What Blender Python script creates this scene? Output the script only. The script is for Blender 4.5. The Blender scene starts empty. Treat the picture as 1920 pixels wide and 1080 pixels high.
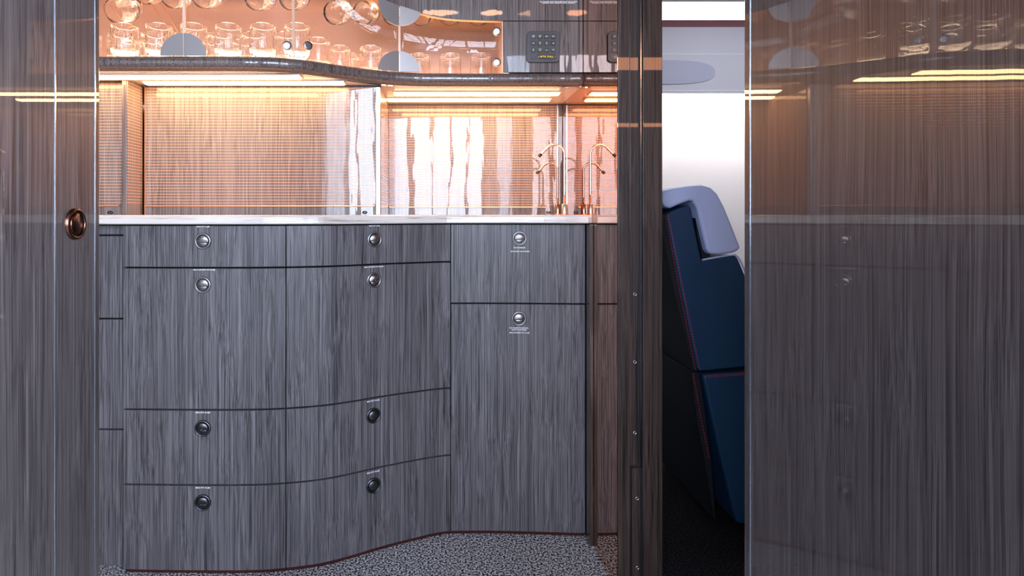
import bpy, bmesh, math, random
from mathutils import Vector, Matrix
random.seed(7)
PI = math.pi
SC = bpy.context.scene
COL = SC.collection
FX, CX, CY, ZC = 1100.0, 820.0, 401.0, 0.93      # focal length in px of a 1920 wide frame, principal point, eye height

# ------------------------------------------------------------------ camera
cam_d = bpy.data.cameras.new('camera')
cam = bpy.data.objects.new('camera', cam_d)
COL.objects.link(cam)
cam_d.sensor_width = 36.0
cam_d.lens = 36.0 * FX / 1920.0
cam_d.shift_x = (960 - CX) / 1920.0
cam_d.shift_y = -(540 - CY) / 1920.0
cam_d.clip_start = 0.02
cam.location = (0, 0, ZC)
cam.rotation_euler = (PI / 2, 0, 0)
SC.camera = cam

# ------------------------------------------------------------------ view + world
SC.view_settings.view_transform = 'Standard'
SC.view_settings.look = 'None'
SC.view_settings.gamma = 1.0
SC.view_settings.use_curve_mapping = False
SC.view_settings.exposure = 0.0
SC.cycles.use_denoising = True
SC.cycles.max_bounces = 14
SC.cycles.transmission_bounces = 12
SC.cycles.transparent_max_bounces = 16
SC.cycles.glossy_bounces = 6
SC.cycles.sample_clamp_indirect = 8.0
SC.cycles.caustics_refractive = False

SKY = 28.0
world = bpy.data.worlds.new('world')
SC.world = world
world.use_nodes = True
wn = world.node_tree
wn.nodes.clear()
w_out = wn.nodes.new('ShaderNodeOutputWorld')
w_bg = wn.nodes.new('ShaderNodeBackground')
w_tc = wn.nodes.new('ShaderNodeTexCoord')
w_sep = wn.nodes.new('ShaderNodeSeparateXYZ')
w_ramp = wn.nodes.new('ShaderNodeValToRGB')
w_map = wn.nodes.new('ShaderNodeMapRange')
w_map.inputs['From Min'].default_value = -1
w_map.inputs['From Max'].default_value = 1
wn.links.new(w_tc.outputs['Generated'], w_sep.inputs[0])
wn.links.new(w_sep.outputs['Z'], w_map.inputs['Value'])
wn.links.new(w_map.outputs[0], w_ramp.inputs[0])
e = w_ramp.color_ramp.elements
e[0].position = 0.30; e[0].color = (0.30, 0.32, 0.36, 1)
e[1].position = 0.47; e[1].color = (0.64, 0.77, 1.0, 1)
wn.links.new(w_ramp.outputs[0], w_bg.inputs['Color'])
w_bg.inputs['Strength'].default_value = SKY
wn.links.new(w_bg.outputs[0], w_out.inputs[0])

# the windows behind the viewer: x0, x1, z0, z1 in the wall at y = WINY
WINY = -1.6
WINS = [(-1.08, -0.53, 0.82, 2.34), (-0.49, 0.46, 0.82, 2.34), (0.62, 1.02, 0.82, 2.34)]
for i, (a, b, c, d) in enumerate(WINS):
    L = bpy.data.lights.new('daylight_portal', 'AREA')
    L.shape = 'RECTANGLE'; L.size = b - a; L.size_y = d - c
    L.cycles.is_portal = True
    o = bpy.data.objects.new('daylight_portal', L)
    o.location = ((a + b) / 2, WINY - 0.06, (c + d) / 2)
    o.rotation_euler = (PI / 2, 0, 0)      # faces +Y
    COL.objects.link(o)

FILL_WIN = (-1.5, -0.04, 0.70, 2.0)      # y0, y1, z0, z1 of a window added in the right wall to brighten the gloss door, x = 1.22
L = bpy.data.lights.new('added_side_fill', 'AREA'); L.shape = 'RECTANGLE'  # fill lamp added outside the added side window, lifts the near gloss door
L.size = FILL_WIN[1] - FILL_WIN[0]; L.size_y = FILL_WIN[3] - FILL_WIN[2]; L.energy = 460; L.color = (0.76, 0.84, 1.0)
o = bpy.data.objects.new('added_side_fill', L); o.location = (1.33, (FILL_WIN[0] + FILL_WIN[1]) / 2, (FILL_WIN[2] + FILL_WIN[3]) / 2)
o.rotation_euler = (PI / 2, 0, PI / 2); COL.objects.link(o)

# ------------------------------------------------------------------ material helpers
def new_mat(name):
    m = bpy.data.materials.new(name); m.use_nodes = True
    nt = m.node_tree
    return m, nt, nt.nodes['Principled BSDF']

def principled(name, col, rough=0.5, metal=0.0, coat=0.0, coat_rough=0.03, emit=None, estr=0.0, spec=0.5):
    m, nt, b = new_mat(name)
    b.inputs['Base Color'].default_value = (*col, 1)
    b.inputs['Roughness'].default_value = rough
    b.inputs['Metallic'].default_value = metal
    b.inputs['Coat Weight'].default_value = coat
    b.inputs['Coat Roughness'].default_value = coat_rough
    b.inputs['Specular IOR Level'].default_value = spec
    if emit:
        b.inputs['Emission Color'].default_value = (*emit, 1)
        b.inputs['Emission Strength'].default_value = estr
    return m

def emission(name, col, s):
    m = bpy.data.materials.new(name); m.use_nodes = True
    nt = m.node_tree; nt.nodes.clear()
    o = nt.nodes.new('ShaderNodeOutputMaterial'); e_ = nt.nodes.new('ShaderNodeEmission')
    e_.inputs[0].default_value = (*col, 1); e_.inputs[1].default_value = s
    nt.links.new(e_.outputs[0], o.inputs[0])
    return m

def wood(name, dark, light, gloss=1.0, coat_rough=0.02, wave=0.0, grid=0.0, grid_z0=0.0, stripe=(0.95, 0.42, 0.18), scale=1.0, ior=1.5, rough=0.42, spec=0.35):
    """reconstituted veneer: fine vertical streaks, under a clear lacquer"""
    m, nt, b = new_mat(name)
    N = nt.nodes.new; Lk = nt.links.new
    geo = N('ShaderNodeNewGeometry')
    # slow sideways drift of the grain
    mpw = N('ShaderNodeMapping'); mpw.inputs['Scale'].default_value = (14, 14, 3)
    Lk(geo.outputs['Position'], mpw.inputs['Vector'])
    nw = N('ShaderNodeTexNoise'); nw.inputs['Scale'].default_value = 1.0; nw.inputs['Detail'].default_value = 1
    Lk(mpw.outputs[0], nw.inputs['Vector'])
    sub = N('ShaderNodeVectorMath'); sub.operation = 'MULTIPLY_ADD'
    sub.inputs[1].default_value = (0.010, 0.010, 0)
    Lk(nw.outputs['Color'], sub.inputs[0]); Lk(geo.outputs['Position'], sub.inputs[2])
    def streak(sx, sz, det, rough=0.6):
        mp = N('ShaderNodeMapping'); mp.inputs['Scale'].default_value = (sx * scale, sx * scale, sz)
        Lk(sub.outputs[0], mp.inputs['Vector'])
        n = N('ShaderNodeTexNoise'); n.inputs['Scale'].default_value = 1.0
        n.inputs['Detail'].default_value = det; n.inputs['Roughness'].default_value = rough
        Lk(mp.outputs[0], n.inputs['Vector'])
        return n
    n1 = streak(620, 1.8, 3, 0.8)
    n2 = streak(150, 0.7, 2)
    n3 = streak(1150, 3.4, 2)
    add = N('ShaderNodeMath'); add.operation = 'MULTIPLY_ADD'; add.inputs[1].default_value = 0.24
    Lk(n2.outputs[0], add.inputs[0])
    m1 = N('ShaderNodeMath'); m1.operation = 'MULTIPLY'; m1.inputs[1].default_value = 0.75
    Lk(n1.outputs[0], m1.inputs[0]); Lk(m1.outputs[0], add.inputs[2])
    add2 = N('ShaderNodeMath'); add2.operation = 'MULTIPLY_ADD'; add2.inputs[1].default_value = 0.45
    Lk(n3.outputs[0], add2.inputs[0]); Lk(add.outputs[0], add2.inputs[2])
    rmp = N('ShaderNodeValToRGB')
    rmp.color_ramp.elements[0].position = 0.60; rmp.color_ramp.elements[0].color = (*dark, 1)
    rmp.color_ramp.elements[1].position = 0.91; rmp.color_ramp.elements[1].color = (*light, 1)
    Lk(add2.outputs[0], rmp.inputs[0])
    colour = rmp.outputs[0]
    rough_out = None
    if grid:
        sp = N('ShaderNodeSeparateXYZ'); Lk(geo.outputs['Position'], sp.inputs[0])
        s1 = N('ShaderNodeMath'); s1.operation = 'SUBTRACT'; s1.inputs[1].default_value = grid_z0; Lk(sp.outputs['Z'], s1.inputs[0])
        s2 = N('ShaderNodeMath'); s2.operation = 'DIVIDE'; s2.inputs[1].default_value = grid; Lk(s1.outputs[0], s2.inputs[0])
        s3 = N('ShaderNodeMath'); s3.operation = 'FRACT'; Lk(s2.outputs[0], s3.inputs[0])
        s4 = N('ShaderNodeMath'); s4.operation = 'LESS_THAN'; s4.inputs[1].default_value = 0.115; Lk(s3.outputs[0], s4.inputs[0])
        ab = N('ShaderNodeMath'); ab.operation = 'GREATER_THAN'; ab.inputs[1].default_value = 0.0; Lk(s1.outputs[0], ab.inputs[0])
        s5 = N('ShaderNodeMath'); s5.operation = 'MULTIPLY'; Lk(s4.outputs[0], s5.inputs[0]); Lk(ab.outputs[0], s5.inputs[1])
        mx = N('ShaderNodeMix'); mx.data_type = 'RGBA'
        Lk(s5.outputs[0], mx.inputs['Factor']); Lk(colour, mx.inputs['A']); mx.inputs['B'].default_value = (*stripe, 1)
        colour = mx.outputs['Result']
        ct = N('ShaderNodeMath'); ct.operation = 'SUBTRACT'; ct.inputs[0].default_value = 1.0; Lk(s5.outputs[0], ct.inputs[1])
        ct2 = N('ShaderNodeMath'); ct2.operation = 'MULTIPLY'; ct2.inputs[1].default_value = gloss; Lk(ct.outputs[0], ct2.inputs[0])
        Lk(ct2.outputs[0], b.inputs['Coat Weight'])
    else:
        b.inputs['Coat Weight'].default_value = gloss
    Lk(colour, b.inputs['Base Color'])
    b.inputs['Roughness'].default_value = rough
    b.inputs['Specular IOR Level'].default_value = spec
    b.inputs['Coat Roughness'].default_value = coat_rough
    b.inputs['Coat IOR'].default_value = ior
    if wave:
        mpb = N('ShaderNodeMapping'); mpb.inputs['Scale'].default_value = (30, 30, 6)
        Lk(geo.outputs['Position'], mpb.inputs['Vector'])
        nb = N('ShaderNodeTexNoise'); nb.inputs['Scale'].default_value = 1.0; nb.inputs['Detail'].default_value = 1.5
        Lk(mpb.outputs[0], nb.inputs['Vector'])
        bp = N('ShaderNodeBump'); bp.inputs['Strength'].default_value = 1.0; bp.inputs['Distance'].default_value = wave
        Lk(nb.outputs[0], bp.inputs['Height'])
        Lk(bp.outputs[0], b.inputs['Coat Normal'])
    return m

DK, LT = (0.011, 0.009, 0.011), (0.225, 0.206, 0.216)
M = {}
M['wood'] = wood('grey_brown_veneer', DK, LT, gloss=0.16, coat_rough=0.22, rough=0.45, spec=0.3)
M['wood_up'] = wood('lacquered_veneer', (0.020, 0.013, 0.011), (0.26, 0.195, 0.172), gloss=1.0, coat_rough=0.01, wave=0.00025)
M['wood_side'] = wood('mirror_gloss_veneer', (0.012, 0.010, 0.011), (0.100, 0.089, 0.090), gloss=1.0, coat_rough=0.005, wave=0.00006, ior=1.5)
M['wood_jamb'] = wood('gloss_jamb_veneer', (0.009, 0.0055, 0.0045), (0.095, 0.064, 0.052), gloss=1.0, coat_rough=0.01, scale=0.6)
M['wood_grid'] = wood('lined_veneer', (0.05, 0.036, 0.032), (0.30, 0.225, 0.19), gloss=1.0, coat_rough=0.008, wave=0.00022, grid=0.0088, grid_z0=0.962, ior=1.48)
M['dark'] = principled('carcass_black', (0.006, 0.006, 0.007), 0.6)
M['black'] = principled('black_gloss', (0.008, 0.008, 0.009), 0.25)
M['gunmetal'] = principled('gunmetal', (0.34, 0.32, 0.32), 0.36, 1.0)
M['latch_dark'] = principled('dark_bronze_metal', (0.09, 0.07, 0.065), 0.25, 1.0)
M['steel'] = principled('brushed_steel', (0.62, 0.62, 0.63), 0.28, 1.0)
M['bluesteel'] = principled('polished_steel_edge', (0.60, 0.68, 0.78), 0.18, 1.0)
M['copper'] = principled('copper', (0.62, 0.29, 0.15), 0.38, 1.0)
M['bronze_tap'] = principled('rose_metal', (0.80, 0.62, 0.50), 0.16, 1.0)
M['mirror'] = principled('bronze_mirror', (0.74, 0.42, 0.30), 0.0, 1.0)
M['clamp'] = principled('satin_grey_metal', (0.27, 0.245, 0.24), 0.35, 0.6)
M['trim_metal'] = principled('dull_metal_trim', (0.30, 0.27, 0.28), 0.3, 0.8)
M['white_text'] = principled('white_print', (0.8, 0.8, 0.82), 0.5)
M['led'] = emission('warm_led', (1.0, 0.55, 0.26), 29.0)
M['cabin_wash'] = emission('cabin_wash_led', (1.0, 0.91, 0.89), 62.0)
M['cabin_fill_emit'] = emission('cabin_fill_emit', (0.80, 0.88, 1.0), 13.0)
M['led_shelf'] = emission('shelf_glow', (1.0, 0.70, 0.48), 12.0)
M['cabin_led'] = emission('cabin_led', (1.0, 0.93, 0.94), 9.0)
M['downlight'] = emission('warm_downlight', (1.0, 0.55, 0.30), 22.0)
M['warm_ceiling'] = principled('warm_satin_soffit', (0.80, 0.66, 0.55), 0.3)
M['ivory'] = principled('ceiling_grey', (0.13, 0.125, 0.125), 1.0, spec=0.0)
M['wall_grey'] = principled('wall_grey', (0.16, 0.155, 0.16), 0.5)
M['cabin_panel'] = principled('cabin_lavender_grey', (0.62, 0.58, 0.63), 0.5)
M['cabin_wall'] = principled('cabin_wall_white', (0.90, 0.86, 0.85), 0.8)
M['maroon'] = principled('maroon_trim', (0.20, 0.045, 0.06), 0.5)
M['toe_red_glint'] = principled('red_glint_toe_strip', (0.07, 0.012, 0.010), 0.6)  # dark red paints the reddish glint along the foot of the cabinets

def mk_window_frame():
    return principled('window_frame_dark', (0.05, 0.045, 0.045), 0.4)
M['frame'] = mk_window_frame()

def mk_stone():
    m, nt, b = new_mat('pale_travertine')
    N = nt.nodes.new; Lk = nt.links.new
    geo = N('ShaderNodeNewGeometry')
    mp = N('ShaderNodeMapping'); mp.inputs['Scale'].default_value = (5, 5, 130); Lk(geo.outputs['Position'], mp.inputs['Vector'])
    n = N('ShaderNodeTexNoise'); n.inputs['Scale'].default_value = 1; n.inputs['Detail'].default_value = 5; n.inputs['Roughness'].default_value = .65
    Lk(mp.outputs[0], n.inputs['Vector'])
    r = N('ShaderNodeValToRGB')
    r.color_ramp.elements[0].position = 0.33; r.color_ramp.elements[0].color = (0.30, 0.22, 0.17, 1)
    r.color_ramp.elements[1].position = 0.47; r.color_ramp.elements[1].color = (0.66, 0.59, 0.53, 1)
    Lk(n.outputs[0], r.inputs[0]); Lk(r.outputs[0], b.inputs['Base Color'])
    b.inputs['Roughness'].default_value = 0.25; b.inputs['Coat Weight'].default_value = 0.5; b.inputs['Coat Roughness'].default_value = 0.1
    return m
M['stone'] = mk_stone()

def mk_carpet(c0, c1):
    m, nt, b = new_mat('speckled_carpet')
    N = nt.nodes.new; Lk = nt.links.new
    geo = N('ShaderNodeNewGeometry')
    n = N('ShaderNodeTexNoise'); n.inputs['Scale'].default_value = 190; n.inputs['Detail'].default_value = 2
    Lk(geo.outputs['Position'], n.inputs['Vector'])
    r = N('ShaderNodeValToRGB')
    r.color_ramp.elements[0].position = 0.42; r.color_ramp.elements[0].color = (*c0, 1)
    r.color_ramp.elements[1].position = 0.62; r.color_ramp.elements[1].color = (*c1, 1)
    Lk(n.outputs[0], r.inputs[0]); Lk(r.outputs[0], b.inputs['Base Color'])
    b.inputs['Roughness'].default_value = 1.0; b.inputs['Specular IOR Level'].default_value = 0.1
    bp = N('ShaderNodeBump'); bp.inputs['Strength'].default_value = 0.9; bp.inputs['Distance'].default_value = 0.003
    Lk(n.outputs[0], bp.inputs['Height']); Lk(bp.outputs[0], b.inputs['Normal'])
    return m
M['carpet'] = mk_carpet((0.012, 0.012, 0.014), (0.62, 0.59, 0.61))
M['carpet_shaded'] = mk_carpet((0.002, 0.002, 0.003), (0.022, 0.022, 0.026))  # same carpet, the dimness of the cabin put into its colour

def mk_copper_weave():
    m, nt, b = new_mat('copper_weave_panel')
    N = nt.nodes.new; Lk = nt.links.new
    geo = N('ShaderNodeNewGeometry'); sp = N('ShaderNodeSeparateXYZ'); Lk(geo.outputs['Position'], sp.inputs[0])
    def wav(k, axis):
        a = N('ShaderNodeMath'); a.operation = 'MULTIPLY'; a.inputs[1].default_value = k; Lk(sp.outputs[axis], a.inputs[0])
        s = N('ShaderNodeMath'); s.operation = 'SINE'; Lk(a.outputs[0], s.inputs[0]); return s
    p = N('ShaderNodeMath'); p.operation = 'ADD'
    Lk(wav(1500, 'X').outputs[0], p.inputs[0]); Lk(wav(1500, 'Z').outputs[0], p.inputs[1])
    mr = N('ShaderNodeMapRange'); mr.inputs['From Min'].default_value = -2; mr.inputs['From Max'].default_value = 2
    Lk(p.outputs[0], mr.inputs['Value'])
    r = N('ShaderNodeValToRGB')
    r.color_ramp.elements[0].color = (0.20, 0.105, 0.075, 1); r.color_ramp.elements[1].color = (0.50, 0.31, 0.235, 1)
    Lk(mr.outputs[0], r.inputs[0]); Lk(r.outputs[0], b.inputs['Base Color'])
    b.inputs['Roughness'].default_value = 0.38; b.inputs['Metallic'].default_value = 0.35
    return m
M['weave'] = mk_copper_weave()

def mk_glass():
    m, nt, b = new_mat('clear_glass')
    b.inputs['Base Color'].default_value = (1, 1, 1, 1)
    b.inputs['Roughness'].default_value = 0.0
    b.inputs['IOR'].default_value = 1.48
    b.inputs['Transmission Weight'].default_value = 1.0
    return m
M['glass'] = mk_glass()

def mk_pane():
    m = bpy.data.materials.new('door_glass'); m.use_nodes = True
    nt = m.node_tree; nt.nodes.clear(); N = nt.nodes.new; Lk = nt.links.new
    out = N('ShaderNodeOutputMaterial'); mix = N('ShaderNodeMixShader')
    tr = N('ShaderNodeBsdfTransparent'); tr.inputs[0].default_value = (0.96, 0.95, 0.94, 1)
    gl = N('ShaderNodeBsdfGlossy'); gl.inputs['Roughness'].default_value = 0.0
    fr = N('ShaderNodeFresnel'); fr.inputs['IOR'].default_value = 1.5
    ge = N('ShaderNodeNewGeometry'); io = N('ShaderNodeMapRange'); io.inputs['To Min'].default_value = 1.5; io.inputs['To Max'].default_value = 1 / 1.5
    Lk(ge.outputs['Backfacing'], io.inputs['Value']); Lk(io.outputs[0], fr.inputs['IOR'])
    Lk(fr.outputs[0], mix.inputs[0]); Lk(tr.outputs[0], mix.inputs[1]); Lk(gl.outputs[0], mix.inputs[2]); Lk(mix.outputs[0], out.inputs[0])
    return m
M['pane'] = mk_pane()
M['pane_edge'] = principled('polished_glass_edge', (0.85, 0.62, 0.48), 0.15, 0.0, coat=1.0)

def leather(name, col, rough=0.42):
    m, nt, b = new_mat(name)
    N = nt.nodes.new; Lk = nt.links.new
    b.inputs['Base Color'].default_value = (*col, 1); b.inputs['Roughness'].default_value = rough
    tc = N('ShaderNodeNewGeometry'); v = N('ShaderNodeTexVoronoi'); v.inputs['Scale'].default_value = 450
    Lk(tc.outputs['Position'], v.inputs['Vector'])
    bp = N('ShaderNodeBump'); bp.inputs['Strength'].default_value = 0.15; bp.inputs['Distance'].default_value = 0.0006
    Lk(v.outputs['Distance'], bp.inputs['Height']); Lk(bp.outputs[0], b.inputs['Normal'])
    return m
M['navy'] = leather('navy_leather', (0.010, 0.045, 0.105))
M['navy_shaded'] = leather('shaded_navy_leather', (0.0015, 0.003, 0.008), 0.7)  # navy leather with the shade on the seat's back put into its colour
M['paleblue'] = leather('pale_blue_leather', (0.56, 0.66, 0.97), 0.5)
M['thread'] = principled('magenta_thread', (0.55, 0.03, 0.10), 0.6)

# ------------------------------------------------------------------ object helpers
def wpos(o):
    p = Vector((0, 0, 0))
    while o:
        p += o.location; o = o.parent
    return p

def tag(o, label=None, cat=None, group=None, kind=None):
    if label: o['label'] = label
    if cat: o['category'] = cat
    if group: o['group'] = group
    if kind: o['kind'] = kind
    return o

def thing(name, loc, label, cat, group=None):
    o = bpy.data.objects.new(name, None); COL.objects.link(o); o.location = loc
    o.empty_display_size = 0.05
    return tag(o, label, cat, group)

def obj(name, bm, mats, parent=None, smooth=False, base=None, bevel=0.0, keep=False, sub=0):
    """bm is in world coordinates; the mesh is re-based on its parent (or on base)"""
    bmesh.ops.recalc_face_normals(bm, faces=bm.faces[:]) if not keep else None
    off = wpos(parent) if parent else Vector(base or (0, 0, 0))
    if off.length: bmesh.ops.translate(bm, vec=-off, verts=bm.verts[:])
    me = bpy.data.meshes.new(name); bm.to_mesh(me); bm.free()
    if not isinstance(mats, (list, tuple)): mats = [mats]
    for m_ in mats: me.materials.append(m_)
    if smooth:
        for p in me.polygons: p.use_smooth = True
        me.set_sharp_from_angle(angle=0.7)
    o = bpy.data.objects.new(name, me); COL.objects.link(o)
    if parent: o.parent = parent
    else: o.location = off
    if bevel:
        b = o.modifiers.new('soft_edge', 'BEVEL'); b.width = bevel; b.segments = 2; b.limit_method = 'ANGLE'; b.angle_limit = 0.9; b.harden_normals = True
    if sub:
        s = o.modifiers.new('smooth', 'SUBSURF'); s.levels = sub; s.render_levels = sub
    return o

def BM(): return bmesh.new()

def box(bm, x0, x1, y0, y1, z0, z1, mi=0, mat=None):
    v = [bm.verts.new(p) for p in ((x0, y0, z0), (x1, y0, z0), (x1, y1, z0), (x0, y1, z0), (x0, y0, z1), (x1, y0, z1), (x1, y1, z1), (x0, y1, z1))]
    if mat: 
        for q in v: q.co = mat @ q.co
    fs = []
    for f in ((0, 1, 2, 3), (4, 7, 6, 5), (0, 4, 5, 1), (1, 5, 6, 2), (2, 6, 7, 3), (3, 7, 4, 0)):
        fc = bm.faces.new([v[i] for i in f]); fc.material_index = mi; fs.append(fc)
    return bm

def lathe(bm, prof, mat=Matrix(), n=32, mi=0, close=False, smooth=True):
    """prof: (r, h) pairs round the local Z axis"""
    rings = []
    for r, h in prof:
        if r < 1e-6: rings.append([bm.verts.new(mat @ Vector((0, 0, h)))])
        else: rings.append([bm.verts.new(mat @ Vector((r * math.cos(2 * PI * i / n), r * math.sin(2 * PI * i / n), h))) for i in range(n)])
    pairs = list(zip(rings, rings[1:]))
    if close: pairs.append((rings[-1], rings[0]))
    for A, B in pairs:
        for i in range(n):
            j = (i + 1) % n
            q = [A[i % len(A)], A[j % len(A)], B[j % len(B)], B[i % len(B)]]
            u = []
            for w in q:
                if w not in u: u.append(w)
            if len(u) > 2:
                f = bm.faces.new(u); f.material_index = mi; f.smooth = smooth
    return bm

def tube(bm, pts, r, n=12, mi=0, caps=True):
    pts = [Vector(p) for p in pts]
    rings = []
    up = None
    for i, p in enumerate(pts):
        t = (pts[min(i + 1, len(pts) - 1)] - pts[max(i - 1, 0)]).normalized()
        if up is None:
            up = Vector((0, 1, 0)) if abs(t.y) < 0.9 else Vector((1, 0, 0))
        a = t.cross(up).normalized(); b_ = a.cross(t).normalized(); up = b_
        rr = r[i] if isinstance(r, (list, tuple)) else r
        rings.append([bm.verts.new(p + rr * (math.cos(2 * PI * k / n) * a + math.sin(2 * PI * k / n) * b_)) for k in range(n)])
    for A, B in zip(rings, rings[1:]):
        for k in range(n):
            f = bm.faces.new([A[k], A[(k + 1) % n], B[(k + 1) % n], B[k]]); f.smooth = True; f.material_index = mi
    if caps:
        for R in (rings[0], rings[-1]):
            f = bm.faces.new(R); f.material_index = mi
    return bm

def prism(bm, poly, y0, y1, mi=0, mat=None):
    """poly of (x, z), extruded from y0 to y1"""
    A = [bm.verts.new((x, y0, z)) for x, z in poly]; B = [bm.verts.new((x, y1, z)) for x, z in poly]
    if mat:
        for q in A + B: q.co = mat @ q.co
    n = len(poly)
    for F in (A, B[::-1]):
        f = bm.faces.new(F); f.material_index = mi
    for i in range(n):
        f = bm.faces.new([A[i], B[i], B[(i + 1) % n], A[(i + 1) % n]]); f.material_index = mi
    return bm

class Curve:
    """y (depth) as a smooth function of x"""
    def __init__(s, pts):
        s.p = sorted(pts); n = len(s.p); s.m = []
        d = [(s.p[i + 1][1] - s.p[i][1]) / (s.p[i + 1][0] - s.p[i][0]) for i in range(n - 1)]
        for i in range(n):
            if i == 0 or i == n - 1: s.m.append(0.0)
            elif d[i - 1] * d[i] <= 0: s.m.append(0.0)
            else: s.m.append(2 * d[i - 1] * d[i] / (d[i - 1] + d[i]))
    def __call__(s, x):
        p = s.p
        if x <= p[0][0]: return p[0][1]
        if x >= p[-1][0]: return p[-1][1]
        for i in range(len(p) - 1):
            if x <= p[i + 1][0]:
                h = p[i + 1][0] - p[i][0]; t = (x - p[i][0]) / h
                return ((2 * t**3 - 3 * t**2 + 1) * p[i][1] + (t**3 - 2 * t**2 + t) * h * s.m[i]
                        + (-2 * t**3 + 3 * t**2) * p[i + 1][1] + (t**3 - t**2) * h * s.m[i + 1])
    def slope(s, x): return (s(x + .002) - s(x - .002)) / .004
    def at_px(s, px):
        x = (px - CX) / FX * 1.6
        for _ in range(60): x = 0.5 * x + 0.5 * (px - CX) / FX * s(x)
        return x

def PX(px, d): return (px - CX) * d / FX
def PZ(py, d): return ZC + (CY - py) * d / FX
def frange(a, b, n): return [a + (b - a) * i / n for i in range(n + 1)]

# base cabinet front line, measured as depth against x
D0 = 1.694
Fr = [(150, 1.119), (231, 1.1206), (330, 1.1235), (430, 1.1245), (490, 1.1225), (536, 1.1165), (575, 1.1085), (607, 1.0995), (660, 1.0765), (712, 1.050), (750, 1.033), (783, 1.0195), (815, 1.007), (844, 1.0), (900, 0.999), (1000, 1.002), (1100, 1.0066)]
FRONT = Curve([(PX(px, D0 / r), D0 / r) for px, r in Fr])
# overhead bullnose line
NOSE = Curve([(PX(px, d), d) for px, d in [(187, 1.570), (420, 1.570), (500, 1.577), (560, 1.600), (590, 1.622), (620, 1.648), (660, 1.682), (700, 1.715), (750, 1.745), (800, 1.757), (900, 1.760), (1100, 1.760)]])
ZCEIL = ZC + 0.385       # underside of the overhead unit
ZSHELF = ZC + 0.4225     # top of the bullnose
ZTOP = ZC - 0.003        # worktop
XM = 0.437               # bronze mirror plane
XL = -1.30               # galley's far end wall
YB = 2.057               # back of the right alcove
YP = 1.758               # face of the appliance-garage panel
HT = 2.05

def slab(bm, cv, x0, x1, z0, z1, off=0.0, th=0.018, mi=0, step=0.012):
    """plate following the curve cv in plan; z0, z1 numbers or functions of x"""
    n = max(1, int((x1 - x0) / step)); rows = []
    fz = lambda z, x: z(x) if callable(z) else z
    for x in frange(x0, x1, n):
        s = cv.slope(min(max(x, x0 + .003), x1 - .003)); L = math.hypot(1, s); nx, ny = s / L, -1 / L
        fx, fy = x, cv(x) - off
        bx, by = x, cv(x) - off + th
        rows.append([bm.verts.new(p) for p in ((fx, fy, fz(z0, x)), (fx, fy, fz(z1, x)), (bx, by, fz(z1, x)), (bx, by, fz(z0, x)))])
    for A, B in zip(rows, rows[1:]):
        for k in range(4):
            f = bm.faces.new([A[k], A[(k + 1) % 4], B[(k + 1) % 4], B[k]]); f.material_index = mi
            f.smooth = (k in (0, 2))
    for R in (rows[0], rows[-1]):
        f = bm.faces.new(R); f.material_index = mi
    return bm

def orient(cv, x, z, off=0.0):
    """local frame sitting on the curve: local X along the front, local Z up, local -Y outwards"""
    return Matrix.Translation((x, cv(x) - off, z)) @ Matrix.Rotation(math.atan(cv.slope(x)), 4, 'Z')

AXY = Matrix.Rotation(PI / 2, 4, 'X')     # lathe axis +Z -> -Y
def disc_seg(bm, m, r, lo, hi, y0, y1, mi, cx=0, cz=0, dome=0.0, n=36):
    """part of a disc between heights lo and hi, with thickness y0..y1 (front = y0)"""
    pts = []
    a = []
    for i in range(n):
        t = 2 * PI * i / n
        x, z = r * math.cos(t), r * math.sin(t)
        a.append((x, z))
    out = []
    for i in range(n):
        (x1, z1), (x2, z2) = a[i], a[(i + 1) % n]
        if lo <= z1 <= hi: out.append((x1, z1))
        for lim in (lo, hi):
            if (z1 - lim) * (z2 - lim) < 0:
                t = (lim - z1) / (z2 - z1); out.append((x1 + t * (x2 - x1), lim))
    out = [(x + cx, z + cz) for x, z in out]
    k = 0.86
    mx = sum(p[0] for p in out) / len(out); mz = sum(p[1] for p in out) / len(out)
    inner = [(mx + (x - mx) * k, mz + (z - mz) * k) for x, z in out]
    A = [bm.verts.new(m @ Vector((x, y1, z))) for x, z in out]
    B = [bm.verts.new(m @ Vector((x, y0 + dome, z))) for x, z in out]
    C = [bm.verts.new(m @ Vector((x, y0, z))) for x, z in inner]
    for P, Q in ((A, B), (B, C)):
        for i in range(len(out)):
            f = bm.faces.new([P[i], P[(i + 1) % len(out)], Q[(i + 1) % len(out)], Q[i]]); f.material_index = mi; f.smooth = True
    f = bm.faces.new(C); f.material_index = mi; f.smooth = True
    return bm

def latch(m, parent, lock=False, r=0.0212, tone='gunmetal'):
    bm = BM()
    L_ = m @ AXY
    k = r / 0.0212
    lathe(bm, [(0.0164 * k, -.002), (0.0164 * k, 0.0030), (0.0172 * k, 0.0044), (0.0190 * k, 0.0046), (0.0207 * k, 0.0034), (0.0212 * k, 0.0)], L_, 40, 0)
    lathe(bm, [(0.0, 0.0004), (0.0166 * k, 0.0006)], L_, 40, 1)
    disc_seg(bm, m, 0.0148 * k, -0.0042 * k, 0.02, -0.0052, -0.0008, 0, dome=0.0016)
    disc_seg(bm, m, 0.0100 * k, -0.02, -0.0002, -0.0022, -0.0008, 0, cz=-0.0040 * k, dome=0.0008)
    if lock:
        lathe(bm, [(0.0044, 0.005), (0.0044, 0.0060), (0.0034, 0.0066), (0.0030, 0.0058), (0.0, 0.0056)], m @ AXY, 20, 1)
        lathe(bm, [(0.0016, 0.0056), (0.0014, 0.0070), (0.0, 0.0071)], m @ Matrix.Translation((0.001, 0, 0.0008)) @ AXY, 12, 0)
    o = obj('latch', bm, [M[tone], M['black']], parent)
    return o

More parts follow.
